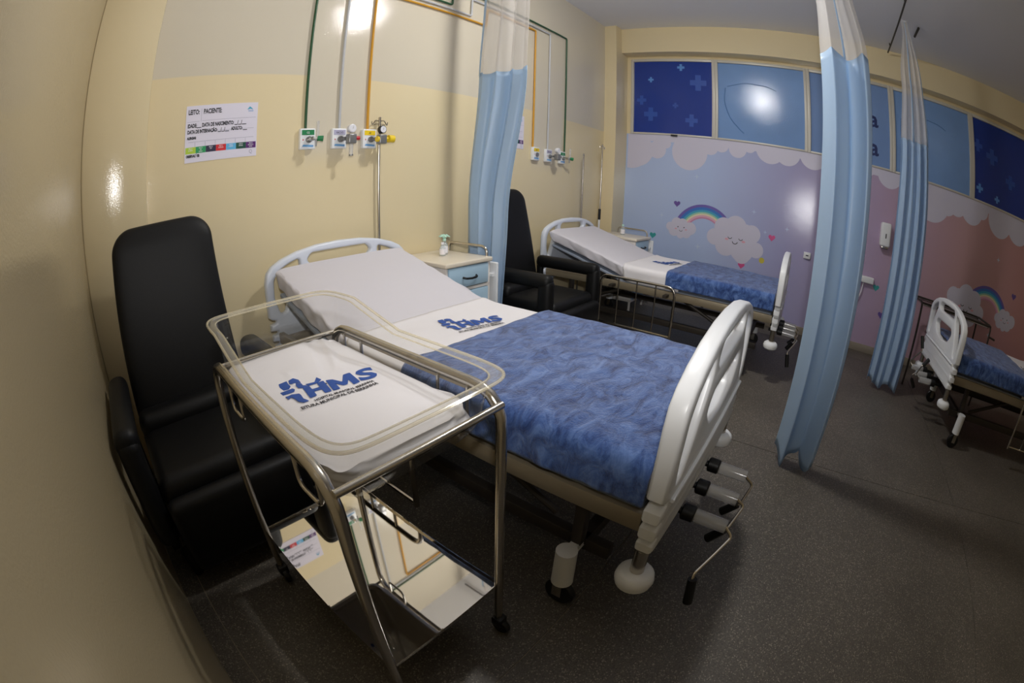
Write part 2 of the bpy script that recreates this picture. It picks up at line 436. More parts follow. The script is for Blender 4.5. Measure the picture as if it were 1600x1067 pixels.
# windows: five film-covered lights
wy = [-.20, -1.248, -2.334, -3.363, -4.46, -5.56]
film = ['navy', 'sky', 'greyblue', 'sky', 'navy']
def onwall(x):            # (u, v, w) on the window wall: u to the right, v up, w out of the wall
    return lambda u, v, w: Vector((x-w, -u, v))
def plus(cx, cy, r, k=.34):
    a = r*k
    return [(cx-a, cy-r), (cx+a, cy-r), (cx+a, cy-a), (cx+r, cy-a), (cx+r, cy+a), (cx+a, cy+a), (cx+a, cy+r), (cx-a, cy+r), (cx-a, cy+a), (cx-r, cy+a), (cx-r, cy-a), (cx-a, cy-a)]
for i in range(5):
    a, b = wy[i], wy[i+1]
    w = bpy.data.objects.new('window_%d' % (i+1), None); COL.objects.link(w); struct(w, ['navy blue film with pale crosses next to the column', 'sky blue film beside the navy one', 'grey-blue film with dark letters', 'sky blue film beyond the lettered one', 'navy blue film at the far end'][i])
    f = B(); t = .036
    z0, z1 = 1.983, 2.966
    for (p, q, r, s_) in ((a, a-t, z0, z1), (b+t, b, z0, z1), (a-t, b+t, z0, z0+t*.6), (a-t, b+t, z1-t, z1)):
        f.box(4.985, q, r, 5.045, p, s_, .004)
    f.build('frame', 'alum', w)
    pane = B().box(5.012, b+t, z0+t*.6, 5.03, a-t, z1-t).build('pane', film[i], w)
    if i == 0: B().box(4.970, -.80, 1.972, 4.986, -.72, 1.992, .003).build('latch', 'blackp', w)
    if i in (0, 4):
        bx = -wy[i]
        cs = [(.63, 2.855, .045, 'cross'), (.25, 2.69, .035, 'cross'), (.76, 2.184, .075, 'crossdim'), (.25, 2.24, .085, 'crossdim'), (.56, 2.36, .035, 'crossdim'), (.84, 2.66, .10, 'crossdim'), (.13, 2.42, .06, 'crossdim')]
        if i == 4: cs = [(.12, 2.14, .05, 'cross'), (.40, 2.09, .04, 'cross'), (.10, 2.62, .07, 'crossdim'), (.32, 2.55, .09, 'crossdim'), (.62, 2.35, .08, 'crossdim')]
        for u, v, r, mm in cs:
            B().prism(plus(bx+u, v, r), onwall(5.0118), .001).build('cross', mm, pane)
    if i in (1, 3):
        bx = -wy[i]
        f = B(); f.tube([onwall(5.0118)(bx+u, v, 0) for u, v in ((.12, 2.62), (.10, 2.45), (.17, 2.25), (.30, 2.12), (.34, 2.09))], .006, 6, fil=.08)
        f.tube([onwall(5.0118)(bx+u, v, 0) for u, v in ((.14, 2.64), (.35, 2.70), (.62, 2.68), (.72, 2.64))], .005, 6, fil=.08)
        f.build('printed_line', 'skyline', pane)
    if i == 2:
        for v in (2.44, 2.12):
            text('letter', 'a', .26, 'inknavy', pane, lambda u, vv, w, v=v: onwall(5.0115)(3.075+u, v+vv, w), bold=.006)

# the mural's printed motifs (flat vinyl on the window wall)
OW = onwall(4.9995)
def blob(name, discs, m, parent, t=.0012):
    b = B()
    for k, (u, v, r, *e) in enumerate(discs):
        b.prism(circ(u, v, r, 28, e[0] if e else None), lambda a, c, w, k=k: OW(a, c, w+.00004*k), t)
    return b.build(name, m, parent)
sc = [(.22, 1.80, .25), (.30, 1.78, .20), (.55, 1.80, .11), (.66, 1.88, .06), (.95, 1.80, .215), (1.20, 1.88, .09), (1.33, 1.92, .085), (1.52, 1.90, .105), (1.66, 1.94, .07), (1.90, 1.95, .17), (2.10, 1.94, .15),
      (2.40, 1.96, .16), (2.62, 1.98, .12), (2.85, 1.95, .17), (3.05, 1.97, .10), (3.33, 1.95, .155), (3.6, 1.92, .16), (3.9, 1.82, .24), (4.1, 1.84, .14), (4.25, 1.86, .13), (4.47, 1.86, .16), (4.62, 1.90, .1), (4.92, 1.87, .19), (5.24, 1.88, .19), (5.5, 1.9, .16), (5.75, 1.88, .2)]
bd = B()
def clip(poly, keep, cut):
    out = []
    for a, b_ in zip(poly, poly[1:]+poly[:1]):
        ka, kb = keep(a), keep(b_)
        if ka: out.append(a)
        if ka != kb: out.append(cut(a, b_))
    return out
def at_v(lim): return lambda a, b_: (a[0]+(b_[0]-a[0])*(lim-a[1])/(b_[1]-a[1]), lim)
def at_u(lim): return lambda a, b_: (lim, a[1]+(b_[1]-a[1])*(lim-a[0])/(b_[0]-a[0]))
for k, (u, v, r) in enumerate(sc):
    poly = clip(circ(u, v, r, 32), lambda p: p[1] < 1.9803, at_v(1.9803))
    poly = clip(poly, lambda p: p[0] > .171, at_u(.171))
    poly = clip(poly, lambda p: p[0] < 5.979, at_u(5.979))
    bd.prism(poly, lambda a, c, w, k=k: OW(a, c, w+.00006*(k % 3)), .0012)
bd.prism([(.17, 1.90), (5.98, 1.90), (5.98, 1.981), (.17, 1.981)], lambda a, c, w: OW(a, c, w+.0003), .0012)
bd.build('cloud_border', 'cloudw', WR)
def rainbow(cu, cv, r0, r1, a0, a1):
    cols = ['rpurple', 'rblue', 'rteal', 'rgreen', 'rcream', 'rpink', 'rrose']
    wd = [.19, .19, .15, .11, .12, .14, .10]; r = r1
    for c, k in zip(cols, wd):
        q = r-(r1-r0)*k; n = 30
        poly = [(cu+r*math.cos(a0+(a1-a0)*i/n), cv+r*math.sin(a0+(a1-a0)*i/n)) for i in range(n+1)] + [(cu+q*math.cos(a1+(a0-a1)*i/n), cv+q*math.sin(a1+(a0-a1)*i/n)) for i in range(n+1)]
        B().prism(poly, OW, .0010).build('rainbow_band', c, WR); r = q
def face(cl, u, v, s, closed):
    O2 = onwall(4.9975)
    for sx in (-1, 1):
        if closed: B().tube([O2(u+sx*.32*s+.11*s*math.cos(a), v+.09*s*math.sin(a), 0) for a in [math.pi+math.pi*k/8 for k in range(9)]], .018*s, 6).build('eye', 'ink', cl)
        else: B().prism(circ(u+sx*.3*s, v+.05*s, .055*s, 12), O2, .0006).build('eye', 'ink', cl)
        B().prism(circ(u+sx*.5*s, v-.14*s, .11*s, 14, .06*s), O2, .0006).build('cheek', 'cheek', cl)
    B().tube([O2(u+.15*s*math.cos(a), v-.22*s+.12*s*math.sin(a), 0) for a in [math.pi+math.pi*k/8 for k in range(9)]], .02*s, 6).build('mouth', 'ink', cl)
def bigcloud(u, v, s, m=1):
    return blob('cloud', [(u+m*s*a, v+s*b, s*r) for a, b, r in ((-.72, -.08, .28), (-.42, .28, .34), (.0, .36, .38), (.32, .12, .4), (.58, .22, .30), (.78, -.28, .26), (.28, -.35, .42), (.3, -.52, .3), (-.3, -.28, .38), (0, 0, .5))], 'cloudw', WR)
def smallcloud(u, v, s):
    return blob('cloud', [(u+s*a, v+s*b, s*r) for a, b, r in ((-.72, .02, .28), (-.3, .28, .36), (.1, .3, .32), (.6, .05, .40), (-.45, -.2, .36), (-.02, -.42, .24), (.35, -.25, .34), (0, 0, .5))], 'cloudw', WR)
rainbow(1.175, .835, .215, .375, R_(12), R_(170))
face(bigcloud(1.555, .895, .335), 1.56, .895, .20, True)
face(smallcloud(.90, .90, .185), .90, .905, .125, False)
rainbow(4.87, .76, .22, .37, R_(8), R_(165))
face(bigcloud(4.53, .83, .32, -1), 4.56, .84, .20, True)
face(smallcloud(5.22, .84, .185), 5.22, .85, .125, False)
def heart(u, v, s, m):
    pts = []
    for k in range(24):
        t = 2*math.pi*k/24
        pts.append((u+s*.06*16*math.sin(t)**3, v+s*.06*(13*math.cos(t)-5*math.cos(2*t)-2*math.cos(3*t)-math.cos(4*t))))
    B().prism(pts, OW, .001).build('heart', m, WR)
for u, v, m in ((.83, 1.179, 'hpurple'), (1.984, .975, 'hpink'), (1.665, .605, 'hpink'), (.555, .768, 'hgreen'), (3.425, .45, 'hpurple'), (5.30, 1.133, 'hpurple'), (3.3, .72, 'hgreen')): heart(u, v, .042, m)
B().prism(circ(1.897, .705, .033, 10), OW, .001).build('dot', 'hyellow', WR)
def star(u, v, s):
    pts = [(u+s*(1 if k % 2 == 0 else .25)*math.cos(math.pi*k/4), v+s*(1 if k % 2 == 0 else .25)*math.sin(math.pi*k/4)) for k in range(8)]
    B().prism(pts, OW, .001).build('sparkle', 'starw', WR)
for u, v, s in ((1.123, .72, .04), (.65, 1.02, .03), (1.05, 1.52, .035), (1.75, 1.22, .03), (1.9, 1.02, .025), (2.15, 1.1, .03), (4.95, 1.45, .03), (5.0, .62, .03), (3.7, 1.2, .03)): star(u, v, s)

# ceiling lamps (above the frame)
for k, (L, lb, st) in enumerate(((LAMP_A, 'glowing dome lamp hung from the ceiling above the nearer beds', GLOW_A), (LAMP_B, 'dim dome lamp hung from the ceiling above the far aisle', GLOW_B))):
    t = thing('ceiling_lamp', lb, 'lamp', (L[0], L[1], ZC)); h = L[2]-ZC
    B().lathe([(.045, 0), (.045, -.02), (.014, -.03), (.014, h+.012)], (0, 0, 0), 'z', 20).build('stem', 'lampw', t)
    B().lathe([(.020, h+.016), (.112, h+.014), (.114, h+.002), (.100, h+.001)], (0, 0, 0), 'z', 28).build('cap', 'lampw', t)
    prof = [(.110*math.cos(R_(x)), h-.064*math.sin(R_(x))) for x in (0, 15, 30, 45, 60, 75, 86)]
    B().lathe(prof, (0, 0, 0), 'z', 28).build('diffuser', mat('diffuser_glow_%d' % k, (1, 1, 1), 0.4, emit=((1.0, 0.985, 0.96), st)), t, 80)

# ------------------------------------------------------------------ hospital beds
BW = .485
def board_outline():
    half = [(.0, .955), (.15, .949), (.28, .930), (.38, .901), (.44, .872), (.474, .838), (.487, .785), (.487, .600), (.470, .586), (.444, .580), (.444, .566), (.480, .558), (.482, .526), (.442, .520), (.441, .506), (.475, .498), (.477, .466), (.438, .460), (.437, .446), (.468, .438), (.468, .412), (.444, .400)]
    pts = half + [(-a, b) for a, b in reversed(half) if a > 0]
    sl_top = smoothpoly([(-.19, .911), (.19, .911), (.222, .875), (.195, .845), (-.195, .845), (-.222, .875)], .018)
    side = smoothpoly([(.268, .893), (.335, .874), (.398, .845), (.434, .800), (.438, .70), (.412, .612), (.380, .612), (.315, .76), (.262, .845)], .018)
    mid = smoothpoly([(-.20, .775), (.20, .775), (.235, .735), (.16, .665), (.0, .645), (-.16, .665), (-.235, .735)], .03)
    return [pts, sl_top, side, [(-a, b) for a, b in side], mid]
def make_bed(label, loc, rz, board_mat='plastic'):
    t = thing('hospital_bed', label, 'bed', loc, rz, 'cranked hospital beds')
    hb = plate('headboard', board_outline(), .046, .014, 'hboard', t, lambda u, v, w: Vector((u, -.035+w, v)))
    fb = plate('footboard', board_outline(), .05, .010, 'plastic', t, lambda u, v, w: Vector((u, -2.105+w, v)))
    # raised ridge lines moulded in the lower panel
    r = B()
    r.tube([(-.43, -2.134, .575), (.43, -2.134, .575)], .006, 8)
    r.build('moulded_ridge', 'plastic', fb)
    for s in (-1, 1):
        B().box(s*.43-.016, -2.075, .452, s*.43+.016, -.06, .512, .004).build('side_bar', 'bar', t)
        B().box(s*.34-.02, -1.98, .20, s*.34+.02, -.16, .25, .004).build('base_bar', 'dark', t)
    for y in (-.10, -.80, -1.40, -2.05): B().box(-.42, y-.02, .455, .42, y+.02, .495, .003).build('cross_bar', 'bar', t)
    for y in (-.30, -1.88): B().box(-.36, y-.02, .20, .36, y+.02, .25, .003).build('base_cross_bar', 'dark', t)
    for y in (-.30, -1.88):
        for s in (-1, 1):
            B().box(s*.38-.018, y-.018, .25, s*.38+.018, y+.018, .46, .003).build('leg', 'dark', t)
    # scissor links under the platform
    for s in (-1, 1):
        B().tube([(s*.30, -.35, .25), (s*.30, -.85, .46)], .014, 8).build('lift_link', 'dark', t)
        B().tube([(s*.30, -1.75, .25), (s*.30, -1.25, .46)], .014, 8).build('lift_link', 'dark', t)
    B().box(-.425, -2.06, .497, .425, -.83, .520, .003).build('platform', 'panel', t)
    # tilted backrest plate
    a = math.atan2(.225, .76)
    B().box(-.425, -.83, .500, .425, -.07, .520, .003, rot=Matrix.Rotation(-a, 3, 'X').inverted(), piv=(0, -.83, .51)).build('backrest_plate', 'panel', t)
    for s in (-1, 1): B().tube([(s*.33, -.30, .47), (s*.33, -.35, .62)], .012, 8).build('backrest_prop', 'dark', t)
    for y in (-.30, -1.88):
        for s in (-1, 1):
            c = B().cyl((s*.445, y, .115), (s*.445, y, .262), .036, .034, 20).box(s*.36, y-.012, .225, s*.44, y+.012, .255, .003).build('caster_sleeve', 'plastic', t)
            B().box(s*.445-.022, y-.014, .045, s*.445-.016, y+.02, .118).box(s*.445+.016, y-.014, .045, s*.445+.022, y+.02, .118).build('caster_fork', 'chrome', c)
            B().lathe([(.02, -.013), (.05, -.013), (.055, -.008), (.055, .008), (.05, .013), (.02, .013)], (s*.445, y, .055), 'x', 20).build('caster_wheel', 'blackp', c)
    for yb, dy in ((-.035, 1), (-2.105, -1)):
        for s in (-1, 1):
            c = B().lathe([(.0, .262), (.040, .264), (.054, .275), (.058, .292), (.054, .310), (.040, .322), (.0, .324)], (s*.452, yb, 0), 'z', 24).build('bumper_disc', 'plastic', t)
            B().cyl((s*.452, yb, .318), (s*.452, yb, .410), .021, None, 16).build('bumper_post', 'chrome', c)
    # three cranks under the foot board
    for k, x in enumerate((-.155, 0.0, .155)):
        c = B().cyl((x, -2.05, .335), (x, -2.145, .335), .012, None, 12).lathe([(.022, -2.125), (.028, -2.13), (.028, -2.168), (.022, -2.173)], (x, 0, .335), 'y', 18).build('crank', 'blackp', t)
        B().cyl((x, -2.172, .335), (x, -2.285, .332), .024, .023, 18).build('crank_sleeve', 'clearp', c)
        if k == 0: path = [(x, -2.278, .335), (x, -2.315, .30), (x-.14, -2.252, .23), (x-.15, -2.256, .21)]; g0, g1 = (x-.15, -2.256, .215), (x-.165, -2.275, .12)
        elif k == 1: path = [(x, -2.278, .335), (x+.01, -2.315, .31), (x-.07, -2.29, .26), (x-.08, -2.28, .25)]; g0, g1 = (x-.08, -2.28, .255), (x-.075, -2.235, .19)
        else: path = [(x, -2.278, .335), (x+.01, -2.32, .30), (x-.06, -2.30, .25), (x-.06, -2.29, .24)]; g0, g1 = (x-.06, -2.29, .245), (x-.06, -2.24, .19)
        B().tube(path, .0055, 8, fil=.015).build('crank_arm', 'chrome', c)
        B().cyl(g0, g1, .016, .017, 14).build('crank_grip', 'blackp', c)
    # lowered side rails
    for s in (-1, 1):
        x = s*.525
        rl = B().tube([(x, -.66, .16), (x, -.66, .565), (x, -1.30, .565), (x, -1.30, .16)], .011, 10, fil=.07).tube([(x, -.66, .175), (x, -1.30, .175)], .009, 8).build('side_rail', 'chrome', t)
        for q in range(1, 4):
            y = -.66-.64*q/4
            B().cyl((x, y, .175), (x, y, .565), .006, None, 8).build('rail_bar', 'chrome', rl)
        for y in (-.745, -1.215): B().box(min(x, s*.44), y-.015, .470, max(x, s*.44), y+.015, .492).build('rail_bracket', 'dark', rl)
    return t

HINGE = .83; SLOPE = math.atan2(.225, .76); TOP = .645; TH = .118; MW = .43
def bedpath(v):
    """centre of the mattress top surface and its normal at distance v from the head"""
    if v >= HINGE+.08: return Vector((0, -v, TOP)), Vector((0, 0, 1))
    d = HINGE-v
    zz = 0.0
    if d <= -.08: zz = 0
    elif d < .08: zz = math.tan(SLOPE)*(d+.08)**2/(.32)
    else: zz = math.tan(SLOPE)*d
    sl = math.tan(SLOPE)*min(1, max(0, (d+.08)/.16))
    return Vector((0, -v, TOP+zz)), Vector((0, sl*-1, 1)).normalized() if False else Vector((0, sl, 1)).normalized()
def cloth(v0, v1, off, drop, nu, nv, seed, wr=.004, hang=0.0):
    """a cover that lies over the mattress top and down both long sides"""
    r = .045; Wd = MW+off
    top = 2*(Wd-r); arc = math.pi*r/2; tot = top+2*arc+2*drop
    def fn(a, b):
        v = v0+(v1-v0)*b
        p, n = bedpath(v); n = Vector((0, -n.y, n.z)) if False else n
        s = a*tot
        if s < drop: u, h, o = -Wd, -(r+drop-s), (-1, 0)
        elif s < drop+arc:
            t = (s-drop)/r; u, h, o = -Wd+r-r*math.cos(t), -r+r*math.sin(t), (-math.cos(t), math.sin(t))
        elif s < drop+arc+top: u, h, o = -Wd+r+(s-drop-arc), 0, (0, 1)
        elif s < drop+2*arc+top:
            t = (s-drop-arc-top)/r; u, h, o = Wd-r+r*math.sin(t), -r+r*math.cos(t), (math.sin(t), math.cos(t))
        else: u, h, o = Wd, -(r+(s-drop-2*arc-top)), (1, 0)
        q = noise.noise(Vector((u*6+seed, v*6, h*8)))*wr + noise.noise(Vector((u*17+seed, v*14, h*18)))*wr*.5
        side = abs(o[0])
        if side > .5 and h < -.05: q += abs(noise.noise(Vector((v*16, seed, 0))))*.014*min(1, (-h-.05)/.08)
        q = abs(q) if side < .5 else q+.004
        edge = min(b, 1-b)
        return Vector((u+o[0]*q, p.y, p.z+off)) + Vector((0, n.y*h, n.z*h)) + Vector((0, 0, o[1]*q))
    return B().grid(fn, nu, nv)
def mattress(label, bed):
    t = thing('mattress', label, 'mattress', bed.location, bed.rotation_euler.z, 'sheeted mattresses')
    b = B()
    def ring(k, b_):
        v = .06+(2.065-.06)*b_
        p, n = bedpath(v)
        a = 2*math.pi*k; r = .045
        # rounded rectangle section
        hw, hh = MW, TH/2
        P = []
        cx, cy = math.cos(a), math.sin(a)
        e = .22
        x = hw*math.copysign(abs(cx)**e, cx); y = hh*math.copysign(abs(cy)**e, cy)
        ed = min(1, min(v-.06, 2.065-v)/.03+.55)
        w = noise.noise(Vector((x*7, v*7, y*9+label.__len__())))*.004
        if abs(cx) > .9: w += noise.noise(Vector((v*16+y*22, y*14, 3)))*(.016 if v < .86 else .006)
        x = x*(.97+.03*ed)+(w if abs(cx) > .7 else 0)*math.copysign(1, cx)
        h = -hh+y*ed+(w*.6 if cy > .5 else 0)
        return Vector((x, p.y+n.y*h, p.z-.002+n.z*h))
    b.grid(lambda a_, b_: ring(a_, b_), 72, 70, wrap=True)
    bm = b.bm; bmesh.ops.holes_fill(bm, edges=[e for e in bm.edges if len(e.link_faces) == 1], sides=0)
    b.build('fitted_sheet', 'fitted', t)
    return t
LOGO = {
'emblem_piece': [[(-0.0769, 0.0823), (-0.0547, 0.0825), (-0.0579, 0.0645), (-0.058, 0.0503), (-0.0678, 0.0401), (-0.0806, 0.0431), (-0.0813, 0.0648)],
 [(-0.0505, 0.0798), (-0.0359, 0.0802), (-0.0278, 0.0691), (-0.0305, 0.0492), (-0.0417, 0.0561), (-0.0522, 0.0572), (-0.0552, 0.0651)],
 [(-0.0438, 0.0518), (-0.0318, 0.0467), (-0.0338, 0.0311), (-0.0238, 0.018), (-0.0297, 0.0115), (-0.0498, 0.0233), (-0.0492, 0.0378)],
 [(-0.093, 0.037), (-0.0602, 0.036), (-0.0583, 0.0254), (-0.0642, 0.0162), (-0.0934, 0.0186)],
 [(-0.0934, 0.0064), (-0.0848, 0.0052), (-0.0766, 0.0077), (-0.0609, -0.0029), (-0.0608, -0.0125), (-0.0643, -0.0312), (-0.0592, -0.0493), (-0.0733, -0.0483), (-0.0804, -0.0361), (-0.0805, -0.0163), (-0.0832, -0.0056), (-0.0929, -0.0114)],
 [(-0.0272, 0.0322), (-0.0058, 0.0243), (0.009, 0.0421), (0.0115, 0.0202), (-0.003, 0.014), (-0.0236, 0.0184)]],
}
def logo(parent, surf, rot, scale, cx, cy, words=True):
    """hospital logo printed on a sheet; surf(x, y) gives the height of the cloth"""
    ca, sa = math.cos(rot)*scale, math.sin(rot)*scale
    def f(u, v, w):
        x = cx+u*ca-v*sa; y = cy+u*sa+v*ca
        return Vector((x, y, surf(x, y)+w+.0014))
    pr = None
    for kind, polys in LOGO.items():
        for p in polys:
            sp = smoothpoly(p, .0022, 3)
            cu_f = f
            plate(kind, [sp], .0008, .0002, 'logo', parent, cu_f)
    if words:
        a = math.atan2(-.019, .177)
        def tf(x0, y0, ang):
            c, s = math.cos(ang), math.sin(ang)
            return lambda u, v, w: f(x0+u*c-v*s, y0+u*s+v*c, w)
        for w_, x0, y0, wd in (('H', -.0515, -.0395, .0575), ('M', .006, -.0455, .0700), ('S', .0775, -.0525, .0540)):
            shp = {'H': [(0, 0), (.06, 1), (.36, 1), (.34, .62), (.68, .62), (.70, 1), (1, 1), (.94, 0), (.64, 0), (.66, .38), (.32, .38), (.30, 0)],
                   'M': [(0, 0), (.08, 1), (.32, 1), (.52, .52), (.74, 1), (1, 1), (.98, 0), (.74, 0), (.745, .52), (.60, .2), (.44, .2), (.28, .55), (.25, 0)]}.get(w_)
            if shp:
                g_ = tf(x0, y0, a)
                plate('letter', [smoothpoly([(u*wd, v*.058) for u, v in shp], .003, 2)], .0008, .0002, 'logo', parent, g_); continue
            cu = bpy.data.curves.new('letter', 'FONT'); cu.body = w_; cu.size = .083; cu.extrude = .0004; cu.offset = .0024; cu.shear = .15; cu.resolution_u = 3
            o_ = from_curve(cu, 'letter', 'logo', parent, lambda u, v, w: Vector((u, v, w)))
            xs = [v.co.x for v in o_.data.vertices]; x_min, x_max = min(xs), max(xs)
            g_ = tf(x0, y0, a)
            for v in o_.data.vertices: v.co = g_((v.co.x-x_min)/(x_max-x_min)*wd, v.co.y, v.co.z)
        text('small_print', 'HOSPITAL MUNICIPAL SERRINHA', .0125, 'smalltext', parent, tf(-.050, -.0605, a), sx=.80, bold=.0002)
        text('small_print', 'EITURA MUNICIPAL DE SERRINHA', .0150, 'smalltext', parent, tf(-.0905, -.0745, a*.9), sx=.83, bold=.0003)
def dress(bed, who, blanket_label, sheet_label, mat_label):
    rz = bed.rotation_euler.z; loc = bed.location
    mattress(mat_label, bed)
    ds = thing('draw_sheet', sheet_label, 'sheet', loc, rz, 'white draw sheets')
    cloth(.80, 1.30, .006, .085, 90, 30, 3.1+who, .0025).build('cloth', 'sheet', ds, 60, solid=.003)
    logo(ds, lambda x, y: TOP+.0115, R_(-9), 1.2, .055, -1.02)
    bl = tag(cloth(1.19, 2.07, .018, .072, 130, 90, 9.7+who, .007).build('blanket', 'plush', None, 70, solid=.014), blanket_label, 'blanket', 'blue plush blankets')
    bl.location = loc; bl.rotation_euler = (0, 0, rz)
bed1 = make_bed('hospital bed with white slotted foot board and three cranks beside the baby cart', (1.275, -.07, 0), 0)
dress(bed1, 1, 'blue plush blanket over the foot of the bed beside the baby cart', 'white sheet with blue logo across the bed beside the baby cart', 'white sheeted mattress with raised head on the bed beside the baby cart')
bed2 = dup(bed1, (3.73, -.13, 0), 0, 'hospital bed alongside the rainbow mural between black recliner and second cabinet')
dress(bed2, 2, 'blue plush blanket on the bed in front of the blue rainbow mural', 'white sheet with small blue logo on the bed before the blue rainbow mural', 'white sheeted mattress with raised head beside the second black recliner')
bed3 = dup(bed1, (3.54, -5.86, 0), math.pi, 'hospital bed facing the others with crank handles, in front of the pink mural')
for k, c in enumerate([o for o in bed3.children if o.name.startswith('crank')]):     # two handles left folded upwards
    if k == 1: continue
    x = (-.155, 0.0, .155)[k]
    for g_ in c.children:
        if g_.name.startswith(('crank_arm', 'crank_grip')):
            g_.matrix_local = Matrix.Translation((x, 0, .335)) @ Matrix.Rotation(R_(150), 4, 'Y') @ Matrix.Translation((-x, 0, -.335))
dress(bed3, 3, 'dark blue blanket on the bed in front of the pink mural', 'white sheet edge beyond the blanket on the bed by the pink mural', 'sheeted mattress of the bed by the pink mural')

# ------------------------------------------------------------------ baby cart
ct = thing('bassinet_cart', 'steel tube baby cart on casters with polished lower tray', 'cart', (.413, -1.54, 0))
hx, hy = .198, .33
for s in (-1, 1):
    B().tube([(s*hx, -hy, .07), (s*hx, -hy, .85), (s*hx, hy, .85), (s*hx, hy, .07)], .0125, 14, fil=.085).build('side_frame', 'chrome', ct)
    B().box(s*hx-.006-s*.0, -.27, .832, s*hx+.006, .27, .842).build('support_strip', 'bar', ct)
for y in (-hy, hy):
    B().tube([(-hx, y, .825), (hx, y, .825)], .008, 10).build('cross_tube', 'chrome', ct)
for s in (-1, 1):
    for y in (-.20, .20):
        B().tube([(s*(hx-.012), y-.045, .842), (s*(hx-.012), y-.045, .735), (s*(hx-.012), y+.045, .735), (s*(hx-.012), y+.045, .842)], .0045, 8, fil=.025).build('basin_hook', 'chrome', ct)
tr = B().box(-hx, -hy, .246, hx, hy, .250)
tr.box(-hx-.002, -hy-.002, .246, -hx+.001, hy+.002, .258).box(hx-.001, -hy-.002, .246, hx+.002, hy+.002, .258).box(-hx, -hy-.002, .246, hx, -hy+.001, .258).box(-hx, hy-.001, .246, hx, hy+.002, .258)
tr.build('tray', 'mirror', ct)
for s in (-1, 1):
    for y in (-hy, hy):
        c = B().box(s*hx-.019, y-.022, .035, s*hx+.019, y+.016, .078, .008).build('caster', 'blackp', ct)
        B().lathe([(.008, -.010), (.028, -.010), (.031, -.006), (.031, .006), (.028, .010), (.008, .010)], (s*hx, y-.012, .031), 'x', 18).build('caster_wheel', 'blackp', c)
# clear basin
bs = thing('bassinet_basin', 'clear acrylic baby basin with rolled rim set in the steel cart', 'basin', (.409, -1.545, .755))
def rr(hx_, hy_, k, e=.22):
    """point k in 0..1 on a rounded rectangle"""
    a = 2*math.pi*k; cx, cy = math.cos(a), math.sin(a)
    return hx_*math.copysign(abs(cx)**e, cx), hy_*math.copysign(abs(cy)**e, cy)
def rimz(y):
    t = min(1, max(0, (y-.09)/.11)); t = t*t*(3-2*t)
    return .148+.048*t
def wallp(k, t):
    q = max(0, t)
    bow = math.sin(min(1, q*2.2)*math.pi/2)
    hx_ = .152+.026*bow+.005*q; hy_ = .283+.032*bow+.022*q
    x, y = rr(hx_, hy_, k)
    return Vector((x, y, rimz(y)*q if q > 0 else 0.0))
b = B()
b.grid(wallp, 80, 14, wrap=True)
b.grid(lambda k, t: wallp(k, 0)*max(t, .002), 80, 4, wrap=True)
# flange turned outwards at the top
b.build('shell', 'acrylic', bs)
B().grid(lambda k, t: Vector((*rr(.183+.020*t, .337+.022*t, k), rimz(rr(.183, .337, k)[1])+.006*math.sin(math.pi*t*.8))), 96, 5, wrap=True).build('flange', 'flange', bs)
B().tube([(*rr(.204, .360, k/96), rimz(rr(.204, .360, k/96)[1])+.003) for k in range(96)], .0034, 8, closed=True).build('rolled_rim', 'rim', bs)
B().tube([(*rr(.184, .338, k/96), rimz(rr(.184, .338, k/96)[1])) for k in range(96)], .0022, 6, closed=True).build('inner_lip', 'rim', bs)
# sheet over the little mattress
bsh = thing('bassinet_sheet', 'white crumpled sheet with blue logo lining the baby basin', 'sheet', (.409, -1.52, .759))
ST = .066
def ripple(x, y):
    d = noise.noise(Vector((x*9, y*9, 1.3)))*.004+noise.noise(Vector((x*22+y*6, y*8, 4.1)))*.0025
    for (x0, sl, a, wd) in ((.05, .30, .007, .014), (-.03, .22, .004, .010), (.11, .35, .006, .012)):
        u = x-x0-sl*(y-.18)
        d += a*math.exp(-(u/wd)**2)*min(1, max(0, (y+.02)/.12))
    return d
def sheetp(k, t):
    if t < .5:
        q = max(t/.5, .01)
        x, y = rr(.170*q, .304*q, k, .2)
        z = ST+ripple(x, y)-.006*q**8
    else:
        q = (t-.5)/.5
        x, y = rr(.170+.004*math.sin(math.pi*q)-.020*q**5, .304+.008*math.sin(math.pi*q)-.024*q**5, k, .2)
        z = (ST-.006)*(1-q)+.003
        w = noise.noise(Vector((x*16, y*16, q*3)))*.016+noise.noise(Vector((x*38, y*38, q*5)))*.009
        x *= 1+w/.3*(1-q*.5); y *= 1+w/.35*(1-q*.5)
    return Vector((x, y, z))
B().grid(sheetp, 140, 60, wrap=True).build('cloth', 'sheet', bsh, 70)
logo(bsh, lambda x, y: ST+ripple(x, y)+.0004, 0, 1.0, -.012, .000)

